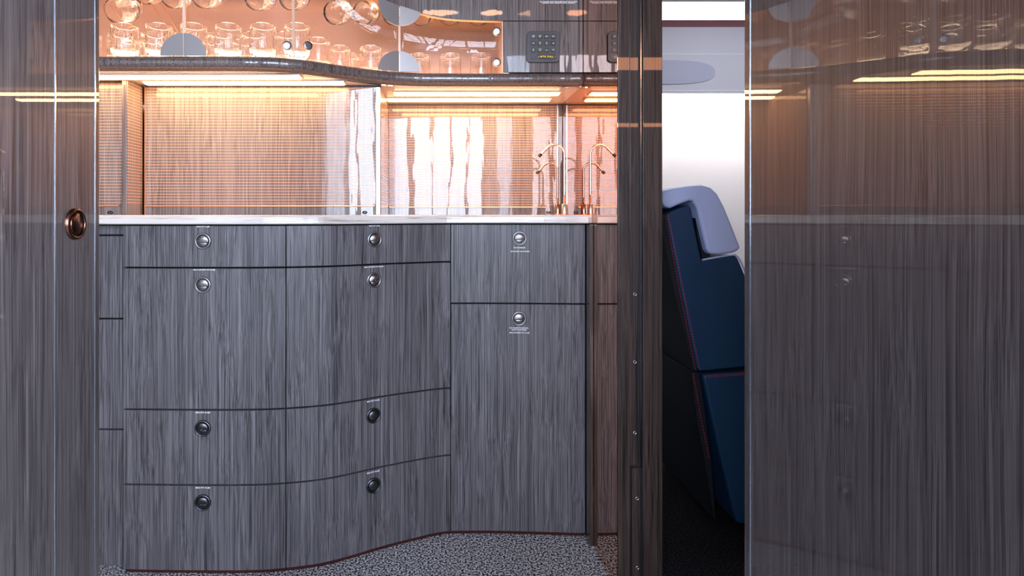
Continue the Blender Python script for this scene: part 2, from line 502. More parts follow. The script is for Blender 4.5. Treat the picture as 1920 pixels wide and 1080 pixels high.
def lettering(s, size, m, parent, mat='white_text', name='lettering', align='CENTER', ext=0.0002, spacing=1.0, bold=0.0, line=1.0):
    cu = bpy.data.curves.new('t', 'FONT'); cu.body = s; cu.size = size; cu.align_x = align; cu.align_y = 'CENTER'
    cu.extrude = ext; cu.space_character = spacing; cu.offset = bold; cu.resolution_u = 2; cu.space_line = line
    to = bpy.data.objects.new('t', cu); COL.objects.link(to)
    dg = bpy.context.evaluated_depsgraph_get(); dg.update()
    me = bpy.data.meshes.new_from_object(to.evaluated_get(dg))
    bpy.data.objects.remove(to); bpy.data.curves.remove(cu)
    bm = BM(); bm.from_mesh(me); bpy.data.meshes.remove(me)
    # text lies in XY facing +Z -> stand it up facing -Y
    bmesh.ops.transform(bm, matrix=m @ Matrix.Rotation(PI / 2, 4, 'X'), verts=bm.verts[:])
    for f in bm.faces: f.material_index = 0
    return obj(name, bm, M[mat], parent, keep=True)

# ------------------------------------------------------------------ structure
def struct(name, bm, m, **k): return tag(obj(name, bm, m, **k), kind='structure')
struct('floor', box(BM(), -1.5, XM + .022, WINY - 0.15, 3.2, -0.05, 0.0), M['carpet'])
struct('floor_side', box(BM(), XM + .0225, 1.4, WINY - 0.15, 0.06, -0.05, 0.0), M['carpet'])
struct('floor_cabin', box(BM(), XM + .0225, 3.3, 0.0605, 3.2, -0.05, 0.0), M['carpet_shaded'])
HH = 2.62        # higher ceiling of the entrance area behind the viewer
struct('ceiling', box(BM(), -1.5, 3.3, 0.0, 3.2, HT, HT + 0.05), M['ivory'])
struct('ceiling_entrance', box(BM(), -1.5, 1.4, WINY - 0.15, 0.05, HH, HH + 0.05), M['ivory'])
struct('wall_header', box(BM(), -1.42, 1.22, 0.0, 0.05, HT + .0502, HH), M['wall_grey'])
struct('wall_left', box(BM(), -1.5, -1.42, WINY, 3.1, 0, HH), M['wall_grey'])
struct('wall_galley_end', box(BM(), -1.42, XL, 0.95, 2.15, 0, HT), M['wood_up'])
struct('wall_galley_back', box(BM(), -1.42, XM + 0.06, 2.10, 2.16, 0, HT), M['wall_grey'])
bm = BM(); box(bm, 1.22, 1.30, WINY, FILL_WIN[0], 0, HH); box(bm, 1.22, 1.30, FILL_WIN[1], 0.06, 0, HH)
box(bm, 1.22, 1.30, FILL_WIN[0], FILL_WIN[1], 0, FILL_WIN[2]); box(bm, 1.22, 1.30, FILL_WIN[0], FILL_WIN[1], FILL_WIN[3], HH)
struct('wall_right', bm, M['wall_grey'])
bm = BM(); y0, y1, c, d = FILL_WIN
for q in ((y0, y0 + .015), (y1 - .015, y1), ((y0 + y1) / 2 - .012, (y0 + y1) / 2 + .012)): box(bm, 1.24, 1.28, q[0], q[1], c, d)
for q in ((c, c + .015), (d - .015, d)): box(bm, 1.242, 1.278, y0 + .015, y1 - .015, q[0], q[1])
fr = struct('window_4', bm, M['frame'], base=(1.25, y0, c))  # unseen window, added only to light the near gloss door
obj('pane', box(BM(), 1.256, 1.260, y0 + .002, y1 - .002, c + .002, d - .002), M['pane'], fr)
struct('wall_cabin_front', box(BM(), 0.475, 3.2, 0.06, 0.12, 0, HH), M['wall_grey'])
struct('wall_cabin_end', box(BM(), 3.12, 3.2, 0.12, 3.16, 0, HH), M['wall_grey'])
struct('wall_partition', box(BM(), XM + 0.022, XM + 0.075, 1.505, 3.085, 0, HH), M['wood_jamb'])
# wall with windows, behind the viewer
bm = BM()
xs = [-1.42, WINS[0][0], WINS[0][1], WINS[1][0], WINS[1][1], WINS[2][0], WINS[2][1], 1.22]
for a, b in ((0, 1), (2, 3), (4, 5), (6, 7)): box(bm, xs[a], xs[b], WINY - .05, WINY, 0, HH)
for a, b, c, d in WINS:
    box(bm, a, b, WINY - .05, WINY, 0, c); box(bm, a, b, WINY - .05, WINY, d, HH)
struct('wall_back', bm, M['wall_grey'])
mull = [[(-0.98, .022), (-0.90, .014), (-0.70, .02)], [(-0.26, .055), (-0.05, .018), (0.13, .02), (0.30, .016)], [(0.72, .03), (0.87, .02)]]
for i, (a, b, c, d) in enumerate(WINS):
    bm = BM()
    for q in ((a, a + .012), (b - .012, b)): box(bm, q[0], q[1], WINY - .045, WINY - .005, c, d)
    for q in ((c, c + .015), (d - .015, d)): box(bm, a + .012, b - .012, WINY - .045, WINY - .005, q[0], q[1])
    for x, w in mull[i]:
        sk = 0.03 * math.sin(x * 9)
        prism(bm, [(x - w / 2 - sk, c + .015), (x + w / 2 - sk, c + .015), (x + w / 2 + sk, d - .015), (x - w / 2 + sk, d - .015)], WINY - .040, WINY - .01)
    fr = struct('window_%d' % (i + 1), bm, M['frame'], base=((a + b) / 2, WINY, c))
    obj('pane', box(BM(), a + .012, b - .012, WINY - .028, WINY - .024, c + .015, d - .015), M['pane'], fr)

# ------------------------------------------------------------------ base cabinets
ZB = 0.012
GAP = 0.0022
def front_piece(cab, name, x0, x1, z0, z1, bev=0.0008, cv=FRONT, off=0.0, m='wood'):
    return obj(name, slab(BM(), cv, x0 + GAP / 2, x1 - GAP / 2, z0 + GAP, z1 - GAP, off, 0.019), M[m], cab, bevel=bev)

def cabinet(label, x0, x1, fronts, ztop):
    xc = (x0 + x1) / 2
    cab = thing('base_cabinet', (xc, FRONT(xc) + .25, 0), label, 'cabinet', 'built-in cabinets under the worktop')
    bm = BM(); slab(bm, FRONT, x0 + .0003, x1 - .0003, 0.03, ztop, -0.020, 0.34); obj('carcass', bm, M['dark'], cab)
    bm = BM(); slab(bm, FRONT, x0 + .0005, x1 - .0005, 0.0, 0.030, -0.012, 0.01); obj('toe_strip', bm, M['toe_red_glint'], cab)
    for kind, z0, z1, latches, text in fronts:
        d = front_piece(cab, kind, x0, x1, z0, z1)
        for px, py, lock in latches:
            x = FRONT.at_px(px); z = PZ(py, FRONT(x))
            lt = latch(orient(FRONT, x, z, 0.0002), d, lock, tone='gunmetal' if z > 0.5 else 'gunmetal_shaded')  # low latches take the darker tone, imitating the weaker light down there
            for tpx, tpy, s, size in text:
                tx = FRONT.at_px(tpx)
                lettering(s, size, orient(FRONT, tx, PZ(tpy, FRONT(tx)), 0.0006), d, bold=0.00010)
    return cab

M['gunmetal_shaded'] = principled('shaded_gunmetal', (0.12, 0.12, 0.13), 0.34, 1.0)  # same gunmetal with the shade near the floor put into its colour
Z1, Z2, Z3 = ZC - 0.1385, ZC - 0.5035, ZC - 0.697
ZT = 0.9015
xA, xB, xC, xD = FRONT.at_px(230.5), FRONT.at_px(536), FRONT.at_px(845), 0.4245
MW = 'MAX WT 5 LBS'; MC = 'MAX CONTENT WT 20 LBS'
cabinet('curved grey-brown veneer cabinet with four round latches beside the narrow panelled unit', xA, xB, [
    ('drawer', Z1, ZT, [(381, 452, False)], [(381, 425, MW, .0050)]),
    ('door', Z2, Z1, [(381, 534, False)], [(383, 506, MC, .0046)]),
    ('drawer', Z3, Z2, [(380.5, 803, True)], [(380.5, 773.5, 'MAX WT 10 LBS', .0052)]),
    ('drawer', ZB, Z3, [(380.5, 942, False)], [(380.5, 914.5, 'MAX WT 10 LBS', .0052)])], ZT)
cabinet('middle curved veneer cabinet sweeping back, its second latch with a key lock', xB, xC, [
    ('drawer', Z1, ZT, [(702, 449, False)], [(702, 423.5, MW, .0048)]),
    ('door', Z2, Z1, [(701, 525, True)], [(701, 500.5, MC, .0046)]),
    ('drawer', Z3, Z2, [(700, 779, False)], [(700, 751.5, 'MAX WT 10 LBS', .0052)]),
    ('drawer', ZB, Z3, [(700, 910, False)], [(700, 885, 'MAX WT 10 LBS', .0052)])], ZT)
cabinet('flat veneer cabinet below the taps with two doors and white placards under both latches', xC, xD, [
    ('door', ZC - .2587, ZT, [(974, 447, False)], [(974, 464.5, 'NO STORAGE', .0052), (975, 471.5, 'SINK DRAIN VALVES INSIDE', .0044)]),
    ('door', ZB, ZC - .2587, [(973, 597, False)], [(973, 615, 'NO CIGARETTE DISPOSAL', .0047), (973, 618.5, 'WASTE CONTAINER', .0047), (974, 624, 'MAX CONTENT WT 10 LBS', .0047)])], ZT)
# narrow unit at the far end
x0, x1 = XL + .004, xA - .004
cv2 = Curve([(XL, 1.545), (x1, 1.535)])
cab = thing('base_cabinet', ((x0 + x1) / 2, 1.8, 0), 'narrow set-back veneer unit of stacked blank panels beside the gloss door', 'cabinet', 'built-in cabinets under the worktop')
obj('carcass', box(BM(), x0, x1, 1.565, 1.88, 0.03, ZT), M['dark'], cab)
obj('toe_strip', box(BM(), x0, x1, 1.552, 1.564, 0, 0.03), M['toe_red_glint'], cab)
zz = [PZ(1057, 1.54), PZ(804, 1.54), PZ(597, 1.54), PZ(441, 1.54), ZT]
zz = [ZB] + zz
for a, b in zip(zz, zz[1:]): front_piece(cab, 'panel', x0, x1, a, b, cv=cv2)
# end panel by the mirror
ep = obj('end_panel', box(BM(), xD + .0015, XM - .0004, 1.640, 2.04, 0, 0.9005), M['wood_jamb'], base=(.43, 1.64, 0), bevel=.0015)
tag(ep, 'slim upright veneer end panel closing the cabinets against the bronze mirror', 'panel')

# worktop
bm = BM()
def wt_curve(x): return FRONT(x) - 0.018 - (0.018 if x > 0.3 else 0.018 * max(0, min(1, (x - .1) / .2)))
n = 140
prof = [(0.004, 0.9030), (0.0, 0.9055), (0.0, ZTOP - .006), (0.0018, ZTOP - .0018), (0.006, ZTOP)]
rows = []
for x in frange(XL, XM - .0005, n):
    fy = wt_curve(x)
    dx = max(0, x - (XM - .012)); fy += 0.012 - math.sqrt(max(0, .012**2 - dx**2)) if dx > 0 else 0
    row = [bm.verts.new((x, fy + a, z)) for a, z in prof] + [bm.verts.new((x, YB + .02, ZTOP)), bm.verts.new((x, YB + .02, 0.9030))]
    rows.append(row)
for A, B in zip(rows, rows[1:]):
    for k in range(7): bm.faces.new([A[k], A[(k + 1) % 7], B[(k + 1) % 7], B[k]])
bm.faces.new(rows[0]); bm.faces.new(rows[-1])
wt = obj('worktop', bm, M['stone'], base=(0, 1.7, 0.903))
tag(wt, 'long pale streaked stone worktop with a curved front edge', 'worktop')

# ------------------------------------------------------------------ bronze mirror
bm = BM(); box(bm, XM, XM + .0015, 1.4252, 2.0995, 0.0, HT - .002)
mp_ = obj('mirror_panel', bm, M['mirror'], base=(XM, 1.8, 0))
tag(mp_, 'full-height bronze-tinted mirror wall panel closing the galley beside the taps', 'mirror')

# ------------------------------------------------------------------ splash panels under the overhead unit
ZR = 0.9535      # rail height
def splash(label, x0, x1, y, rail_x, extra=None, grp='lined veneer splash panels'):
    t = thing('backsplash', ((x0 + x1) / 2, y + .01, ZTOP), label, 'panel', grp)
    obj('veneer_sheet', box(BM(), x0, x1, y, y + .018, ZTOP, ZCEIL - .004), M['wood_grid'], t)
    bm = BM(); box(bm, rail_x[0], rail_x[1], y - .009, y - .0002, ZR - .0022, ZR + .0022)
    obj('rail', bm, M['copper'], t, bevel=.0012)
    return t
tA = splash('wide lined veneer splash panel under the brightest light, set forward of the others', PX(272, YP), PX(705, YP), YP, (PX(272, YP) + .001, PX(703, YP)))
xe0, xe1 = PX(705, YP), PX(713.5, YP)
bm = BM(); box(bm, xe0 + .0003, xe1, YP - .006, YP + .012, ZTOP + .0003, ZCEIL - .006)
obj('edge_trim', bm, M['trim_metal'], tA, bevel=.001)
bm = BM(); box(bm, PX(272, YP), xe1, YP - .002, YP + .012, ZCEIL - .0035, ZCEIL - .0005)
obj('shadow_strip', bm, M['dark'], tA)
tB = splash('lined veneer splash panel behind the taps reflecting the windows', xe1 + .0005, XM - .014, YB, (xe1 + .001, XM - .055))
bm = BM(); box(bm, XM - .0135, XM - .0008, YB - .010, YB + .01, ZTOP, ZCEIL - .004)
obj('corner_trim', bm, M['wood_jamb'], tB, bevel=.001)
bm = BM(); box(bm, XM - .0175, XM - .0145, YB - .004, YB + .002, ZTOP, ZCEIL - .004)
obj('edge_strip', bm, M['steel'], tB)
yN = 1.70
tC = splash('narrow dark lined veneer splash panel beyond the upright divider', XL + .001, PX(228, 1.69), yN, (XL + .002, PX(222, 1.69)))
# small key locks in the strip under the rail
for x, y, par in ((PX(207, yN), yN, tC), (PX(684, YP), YP, tA), (PX(1028, YB), YB, tB)):
    m_ = Matrix.Translation((x, y - .0002, ZC + .004 * y / 1.7)) @ Matrix.Diagonal((1.5, 1, .9, 1)) @ AXY
    bm = BM(); lathe(bm, [(.0052, 0), (.0050, .003), (.0036, .004), (0, .0042)], m_, 20, 0); lathe(bm, [(.0014, .0042), (.0012, .0052), (0, .0053)], m_, 10, 1)
    obj('lock', bm, [M['black'], M['steel']], par)
# divider and returns
dv = thing('divider_post', (PX(232, 1.68), 1.70, ZTOP), 'upright veneer divider between the narrow and the wide splash panels', 'divider')
obj('post', box(BM(), PX(228.5, 1.672), PX(237, 1.672), 1.672, 1.756, ZTOP, ZCEIL - .001), M['wood_up'], dv, bevel=.001)
obj('inner_face', box(BM(), PX(237, 1.672) + .0003, PX(237, 1.672) + .003, 1.674, 1.7575, ZTOP, ZCEIL - .001), M['wood_grid'], dv)
obj('copper_edge', box(BM(), PX(272, YP) - .0005, PX(272, YP) + .0018, YP - .003, YP - .0004, ZTOP, ZCEIL - .004), M['copper'], dv)
rt = thing('splash_return', (xe1 - .008, 1.9, ZTOP), 'short lined veneer return between the forward splash panel and the recess behind the taps', 'panel')
obj('veneer_sheet', box(BM(), xe1 - .016, xe1 - .0003, YP + .019, YB + .018, ZTOP, ZCEIL - .001), M['wood_grid'], rt)

# light bars on the soffit
def lightbar(label, x0, x1, y, w=0.042):
    t = thing('light_bar', ((x0 + x1) / 2, y, ZCEIL), label, 'light', 'warm light bars under the overhead unit')
    obj('housing', box(BM(), x0 - .006, x1 + .006, y - w / 2 - .003, y + w / 2 + .003, ZCEIL - .0035, ZCEIL - .0002), M['warm_ceiling'], t)
    bm = BM(); k = 8; prof = [(y - w / 2 * math.cos(PI * i / k), ZCEIL - .0040 - .004 * math.sin(PI * i / k)) for i in range(k + 1)]
    A = [bm.verts.new((x0, a, b)) for a, b in prof]; B = [bm.verts.new((x1, a, b)) for a, b in prof]
    for i in range(k): bm.faces.new([A[i], B[i], B[i + 1], A[i + 1]])
    bm.faces.new(A); bm.faces.new(B[::-1]); bm.faces.new([A[0], A[-1], B[-1], B[0]])
    obj('lens', bm, M['led'], t)
lightbar('front warm light bar above the wide splash panel, just behind the bullnose', -1.24, -0.385, 1.640)
lightbar('rear warm light bar above the wide splash panel', -0.85, -0.275, 1.715)
lightbar('front warm light bar over the recess with the taps', -0.135, 0.385, 1.865)
lightbar('rear warm light bar over the recess, along the back panel', -0.165, 0.375, 1.965)

# ------------------------------------------------------------------ overhead unit
oh = thing('overhead_cabinet', (-0.4, 1.9, ZCEIL), 'overhead glassware cabinet with a curved veneer bullnose and glass front', 'cabinet')
# bullnose
bm = BM(); rows = []
pr = [(.014, ZSHELF), (.004, ZSHELF), (-.003, ZSHELF - .002), (-.0085, ZSHELF - .009), (-.0100, ZSHELF - .019), (-.0065, ZSHELF - .028), (.003, ZSHELF - .034), (.016, ZSHELF - .0372), (.032, ZSHELF - .0375), (.032, ZSHELF - .030)]
for x in frange(XL, XM - .0005, 150):
    rows.append([bm.verts.new((x, NOSE(x) + a, z)) for a, z in pr])
for A, B in zip(rows, rows[1:]):
    for k in range(len(pr)):
        f = bm.faces.new([A[k], A[(k + 1) % len(pr)], B[(k + 1) % len(pr)], B[k]]); f.smooth = k < len(pr) - 2
bm.faces.new(rows[0]); bm.faces.new(rows[-1])
obj('bullnose', bm, M['wood_up'], oh)
# soffit
bm = BM(); A = None
for x in frange(XL, XM - .0005, 100):
    R = [bm.verts.new(p) for p in ((x, NOSE(x) + .0325, ZCEIL), (x, YB + .02, ZCEIL), (x, YB + .02, ZCEIL + .006), (x, NOSE(x) + .0325, ZCEIL + .006))]
    if A:
        for k in range(4): bm.faces.new([A[k], A[(k + 1) % 4], R[(k + 1) % 4], R[k]])
    else: bm.faces.new(R)
    A = R
bm.faces.new(A)
obj('soffit', bm, M['warm_ceiling'], oh)
# luminous shelf
XG = NOSE.at_px(943)     # end of the glass front
bm = BM(); A = None
for x in frange(XL, XG + .02, 100):
    R = [bm.verts.new(p) for p in ((x, NOSE(x) + .016, ZSHELF - .001), (x, YB, ZSHELF - .001), (x, YB, ZSHELF - .012), (x, NOSE(x) + .016, ZSHELF - .012))]
    if A:
        for k in range(4): bm.faces.new([A[k], A[(k + 1) % 4], R[(k + 1) % 4], R[k]])
    else: bm.faces.new(R)
    A = R
bm.faces.new(A)
tag(obj('shelf', bm, M['led_shelf'], oh), 'frosted lit shelf')
obj('back_panel', box(BM(), XL, XG + .02, YB + .001, YB + .012, ZSHELF, 1.98), M['weave'], oh)
obj('side_panel', box(BM(), XG + .004, XG + .016, NOSE(XG) + .02, YB, ZSHELF, 1.98), M['weave'], oh)
obj('top_panel', box(BM(), XL, XM - .001, 1.60, YB, 1.985, 1.999), M['ivory'], oh)
# strip light on the inside top
obj('inner_light', box(BM(), XL + .02, XG - .02, 1.80, 1.825, 1.975, 1.984), M['led'], oh)
# fascia with its swept lower edge
Epx = [(560, -190), (620, -95), (665, -38), (713, -1), (747, 11.7), (786, 24.7), (838, 35), (890, 38.5), (943, 39.6)]
EDGE = Curve([(NOSE.at_px(a), PZ(b, NOSE(NOSE.at_px(a)))) for a, b in Epx])
ZK = PZ(39.6, NOSE(XG))
zE = lambda x: EDGE(x) if x < XG else ZK
xF0 = NOSE.at_px(600)
fa = obj('upper_door', slab(BM(), NOSE, xF0, XM - .001, lambda x: zE(x) + .001, 1.98, 0.002, .018), M['wood_up'], oh, bevel=.0006)
bm = BM(); slab(bm, NOSE, xF0, XG, lambda x: zE(x) - .0012, lambda x: zE(x) + .0008, 0.001, .012); obj('edge_trim', bm, M['copper'], oh)
kp = obj('keypad_board', slab(BM(), NOSE, XG + .0015, XM - .001, ZSHELF + .0015, ZK - .0012, 0.002, .018), M['wood_up'], oh, bevel=.0006)
obj('carcass', box(BM(), XG + .02, XM - .001, 1.782, 2.05, ZSHELF - .03, 1.98), M['dark'], oh)
lettering('ALL DOORS AND DRAWERS MUST BE CLOSED\nDURING TAXI, TAKEOFF AND LANDING', .0054, Matrix.Translation((PX(1047, 1.757), 1.7555, PZ(4.8, 1.757))), fa, bold=.0001, line=.72)

# glass doors
joints = [XL + .03, NOSE.at_px(344.5), NOSE.at_px(550), NOSE.at_px(749), XG]
def pane_top(x): return min(1.97, (EDGE(x) if x > xF0 else 1.97) - .0016)
def clamp(door, xj, side, top):
    """quarter disc clamp plate on one side of a joint"""
    r = .060
    if top: 
        s = EDGE.slope(xj) * .9; zc_ = EDGE(xj) + .002
        a0, a1 = (PI, 1.5 * PI) if side < 0 else (1.5 * PI, 2 * PI)
    else:
        zc_ = ZSHELF + .0005; a0, a1 = (PI / 2, PI) if side < 0 else (0, PI / 2)
    bm = BM(); F = []; B_ = []
    pts = [(0, 0)] + [(r * math.cos(a), r * math.sin(a)) for a in frange(a0, a1, 20)]
    out = []
    for u, v in pts:
        x = xj + side * .0016 + u; z = zc_ + v
        if top: z += (EDGE.slope(xj)) * u * (1 if abs(v) < 1e-6 else max(0, 1 - abs(v) / r))
        out.append((x, z))
    sl = (NOSE(xj + side * r) - NOSE(xj)) / (side * r); dev = max(NOSE(xj) + sl * (x - xj) - NOSE(x) for x, z in out)
    fy = lambda x: NOSE(xj) + sl * (x - xj) - max(dev, 0) - .0008
    for (x, z) in out: F.append(bm.verts.new((x, fy(x) - .003, z))); B_.append(bm.verts.new((x, fy(x), z)))
    n_ = len(out)
    bm.faces.new(F); bm.faces.new(B_[::-1])
    for i in range(n_): bm.faces.new([F[i], B_[i], B_[(i + 1) % n_], F[(i + 1) % n_]])
    obj('clamp_plate', bm, M['clamp'], door)
for i, (a, b) in enumerate(zip(joints, joints[1:])):
    bm = BM(); slab(bm, NOSE, a + .0012, b - .0012, ZSHELF + .001, pane_top, -0.002, .005)
    d = obj('glass_door', bm, [M['pane']], oh)
    for xe in ((a + .0016, b - .0016)):
        zt = pane_top(xe)
        bm = BM(); box(bm, xe - .0011, xe + .0011, NOSE(xe) - .0008, NOSE(xe) + .0082, ZSHELF + .0012, zt)
        obj('polished_edge', bm, M['pane_edge'], d)
    kn = {1: [(535, 86.5)], 2: [(572, 86.5)], 3: [(931, 60), (931, 118)]}.get(i, [])
    for px, py in kn:
        x = NOSE.at_px(px); x = PX(px, NOSE(x) - .012)
        m_ = orient(NOSE, x, PZ(py, NOSE(x) - .012), .0012) @ AXY
        bm = BM(); lathe(bm, [(.0045, 0), (.0045, .012), (.0115, .0125), (.0122, .014), (.0122, .019), (.0112, .0202), (.007, .0198), (0, .0206)], m_, 28)
        obj('knob', bm, M['gunmetal'], d)
    if i in (1, 3): clamp(d, a, 1, False)
    if i in (0, 2): clamp(d, b, -1, False)
    if i == 3: clamp(d, a, 1, True)
    if i == 2: clamp(d, b, -1, True)

# keypad
KD = 1.756
KX, KZ = PX(1018, KD), PZ(88.5, KD)
u = KD / FX
ky = thing('keypad', (KX, KD, KZ), 'dark grey galley control keypad with twelve lit buttons and amber text display', 'control panel')
def rrect(w, h, r, n=6, bulge=0.0):
    pts = []
    for cx_, cz_, a0 in ((w - r, h - r, 0), (-w + r, h - r, PI / 2), (-w + r, -h + r, PI), (w - r, -h + r, 1.5 * PI)):
        for i in range(n + 1):
            a = a0 + PI / 2 * i / n; x = cx_ + r * math.cos(a); z = cz_ + r * math.sin(a)
            pts.append((x * (1 + bulge * (1 - (z / h) ** 2)), z))
    return pts
bm = BM(); prism(bm, [(KX + x, KZ + z) for x, z in rrect(30 * u, 29 * u, 7 * u, bulge=.06)], KD - .0050, KD - .0003)
M['key_plate'] = principled('anodised_plate', (0.050, 0.043, 0.046), .4, .4)
obj('plate', bm, M['key_plate'], ky, bevel=.0012)
M['key'] = principled('dark_key', (0.010, 0.011, 0.013), .3)
M['legend'] = emission('key_legend', (0.72, 0.85, 0.62), .75)
M['amber'] = emission('amber_digits', (1.0, 0.62, 0.02), 1.6)
words_ = [['GALLEY', 'DOME', 'LIGHT'], ['WORK', 'LIGHT', 'BRT'], ['AISLE', 'LIGHT'], ['ENTRY', 'LIGHT'], ['CALL', 'RST'], ['HEAT', 'AUX', 'ON'], ['ICE', 'BIN', 'ON'], ['UP', 'TEMP'], ['FAN', 'MID', 'ON'], ['WATER', 'HEAT', 'ON'], ['A', 'MENU'], ['ENTER', 'SEL']]
kxs = [999.5, 1011.9, 1024.1, 1036.6]; kzs = [69.4, 82.3, 94.7, 107.4]
for r_ in range(4):
    for c_ in range(4):
        if r_ == 3 and c_ > 0: continue
        x, z = PX(kxs[c_], KD), PZ(kzs[r_], KD)
        bm = BM(); prism(bm, [(x + a, z + b) for a, b in rrect(4.7 * u, 4.7 * u, 2.2 * u)], KD - .0068, KD - .0048)
        bt = obj('button', bm, M['key'] if not (r_ == 3) else M['key_plate'], ky, bevel=.0005)
        if r_ < 3: lettering('\n'.join(words_[r_ * 4 + c_]), .0030, Matrix.Translation((x, KD - .0071, z)), bt, 'legend', line=.9, bold=.00006)
x0, x1 = PX(1007.5, KD), PX(1041.3, KD); zc_ = PZ(107.3, KD)
bm = BM(); prism(bm, [((x0 + x1) / 2 + a, zc_ + b) for a, b in rrect((x1 - x0) / 2, 4.6 * u, 1.6 * u)], KD - .0060, KD - .0048)
ds = obj('display', bm, M['black'], ky)
lettering('WTR FULL', .0076, Matrix.Translation(((x0 + x1) / 2 - .0004, KD - .0064, zc_)), ds, 'amber', bold=.00003, spacing=1.18)
for sx in (x0 + .0022, x1 - .0022): lettering('|', .006, Matrix.Translation((sx, KD - .0064, zc_)), ds, bold=.0001)

# ------------------------------------------------------------------ glassware
TUM = [(0, .0020), (.014, .0014), (.021, .0), (.022, .0018), (.018, .0045), (.0165, .008), (.022, .0135), (.0295, .0205), (.0345, .030), (.0365, .042), (.0367, .060), (.0360, .090), (.0358, .1064), (.0352, .1074), (.0345, .1066), (.0347, .090), (.0354, .060), (.0351, .042), (.0326, .032), (.026, .0245), (.015, .020), (0, .0185)]
tproto = None
def tumbler(x, y, label, z=ZSHELF - .0005):
    global tproto
    if tproto is None:
        bm = BM(); lathe(bm, TUM, Matrix(), 40)
        tproto = obj('footed_tumbler', bm, M['glass'], None, smooth=True); o = tproto
    else: o = tproto.copy(); COL.objects.link(o)
    o.location = (x, y, z); tag(o, label, 'glass', 'footed tumblers standing on the lit shelf')
ordn = ['first', 'second', 'third', 'fourth', 'fifth', 'sixth', 'seventh', 'eighth']
def trow(lst, d, txt):
    for k, px in enumerate(lst): tumbler(PX(px, d), d, txt % ordn[k])
trow([234, 298.5, 363, 428, 492.6, 557], 1.655, 'clear footed tumbler, %s from the gloss door in the front row')
trow([166, 227, 289, 351, 413, 475, 537], 1.735, 'clear footed tumbler, %s from the gloss door in the second row')
trow([240, 282, 340, 400, 455], 1.815, 'clear footed tumbler, %s from the gloss door in the third row, half hidden')
tumbler(PX(597, 1.79), 1.79, 'clear footed tumbler standing beside the round knob of the middle glass door')
tumbler(PX(637, 1.873), 1.873, 'clear footed tumbler between the knob tumbler and the taller-looking one before the clamp')
tumbler(PX(695, 1.873), 1.873, 'clear footed tumbler just before the half-round clamp of the middle joint')
trow([660, 729, 786, 844, 902], 1.960, 'clear footed tumbler, %s of the back row towards the keypad')

GOB = [(0, .0016), (.015, .001), (.018, .0), (.019, .0018), (.016, .004), (.020, .010), (.032, .022), (.0395, .040), (.0415, .058), (.0400, .080), (.0375, .1000), (.0370, .1010), (.0362, .1002), (.0386, .080), (.0400, .058), (.0380, .041), (.031, .0245), (.017, .015), (0, .013)]
gproto = None
HOOKS = []
HANG = [(212, 20, 1.66), (266, -14, 1.78), (318, -8, 1.66), (376, -8, 1.66), (476, -4, 1.66), (541, -4, 1.68), (625, 24, 1.72), (679, 24, 1.82), (735, 26, 1.79), (787, 27, 1.80), (841, 27, 1.80), (894, 27, 1.80)]
names_h = ['beside the gloss door, seen largest', 'second from the gloss door', 'just before the joint with the big clamp', 'just past the joint with the big clamp', 'before the steel-edged centre joint', 'against the steel-edged centre joint', 'first past the centre joint, a full ring', 'second past the centre joint, a full ring', 'behind the upper half-round clamp', 'peeping out past the upper clamp', 'under the swept fascia edge, middle of three', 'under the fascia nearest to the keypad']
for k, (px, py, d) in enumerate(HANG):
    if gproto is None:
        bm = BM(); lathe(bm, [(r * .90, (h - .101) * .9) for r, h in GOB], Matrix(), 40)
        gproto = obj('stemless_wineglass', bm, M['glass'], None, smooth=True); o = gproto
    else: o = gproto.copy(); COL.objects.link(o)
    # axis from foot to rim (local +Z) points at the viewer and down
    lean = Vector((-0.34, -0.85, -0.36)).normalized()
    q = Vector((0, 0, 1)).rotation_difference(lean)
    o.rotation_mode = 'QUATERNION'; o.rotation_quaternion = q
    o.location = (PX(px, d), d, PZ(py, d))
    tag(o, 'clear wineglass racked mouth-down above the tumblers, ' + names_h[k], 'glass', 'wineglasses racked mouth-down')
    HOOKS.append(Vector(o.location) - lean * .0925)
rk = obj('rack_board', box(BM(), XL + .03, XG - .02, 1.70, 2.02, 1.68, 1.69), M['weave'], oh)
for x in (-0.965, -0.935, -1.10):
    bm = BM(); tube(bm, [(x, 1.90, 1.6795), (x + .07, 1.95, 1.54), (x + .13, 2.03, 1.38)], .0016, 8)
    obj('wire', bm, M['copper'], rk)
for h in HOOKS:
    bm = BM(); tube(bm, [h + Vector((.004, .006, .003)), h + Vector((.004, .012, .03)), Vector((h.x + .004, h.y + .012, 1.6798))], .0018, 8)
    obj('hook', bm, M['copper'], rk)

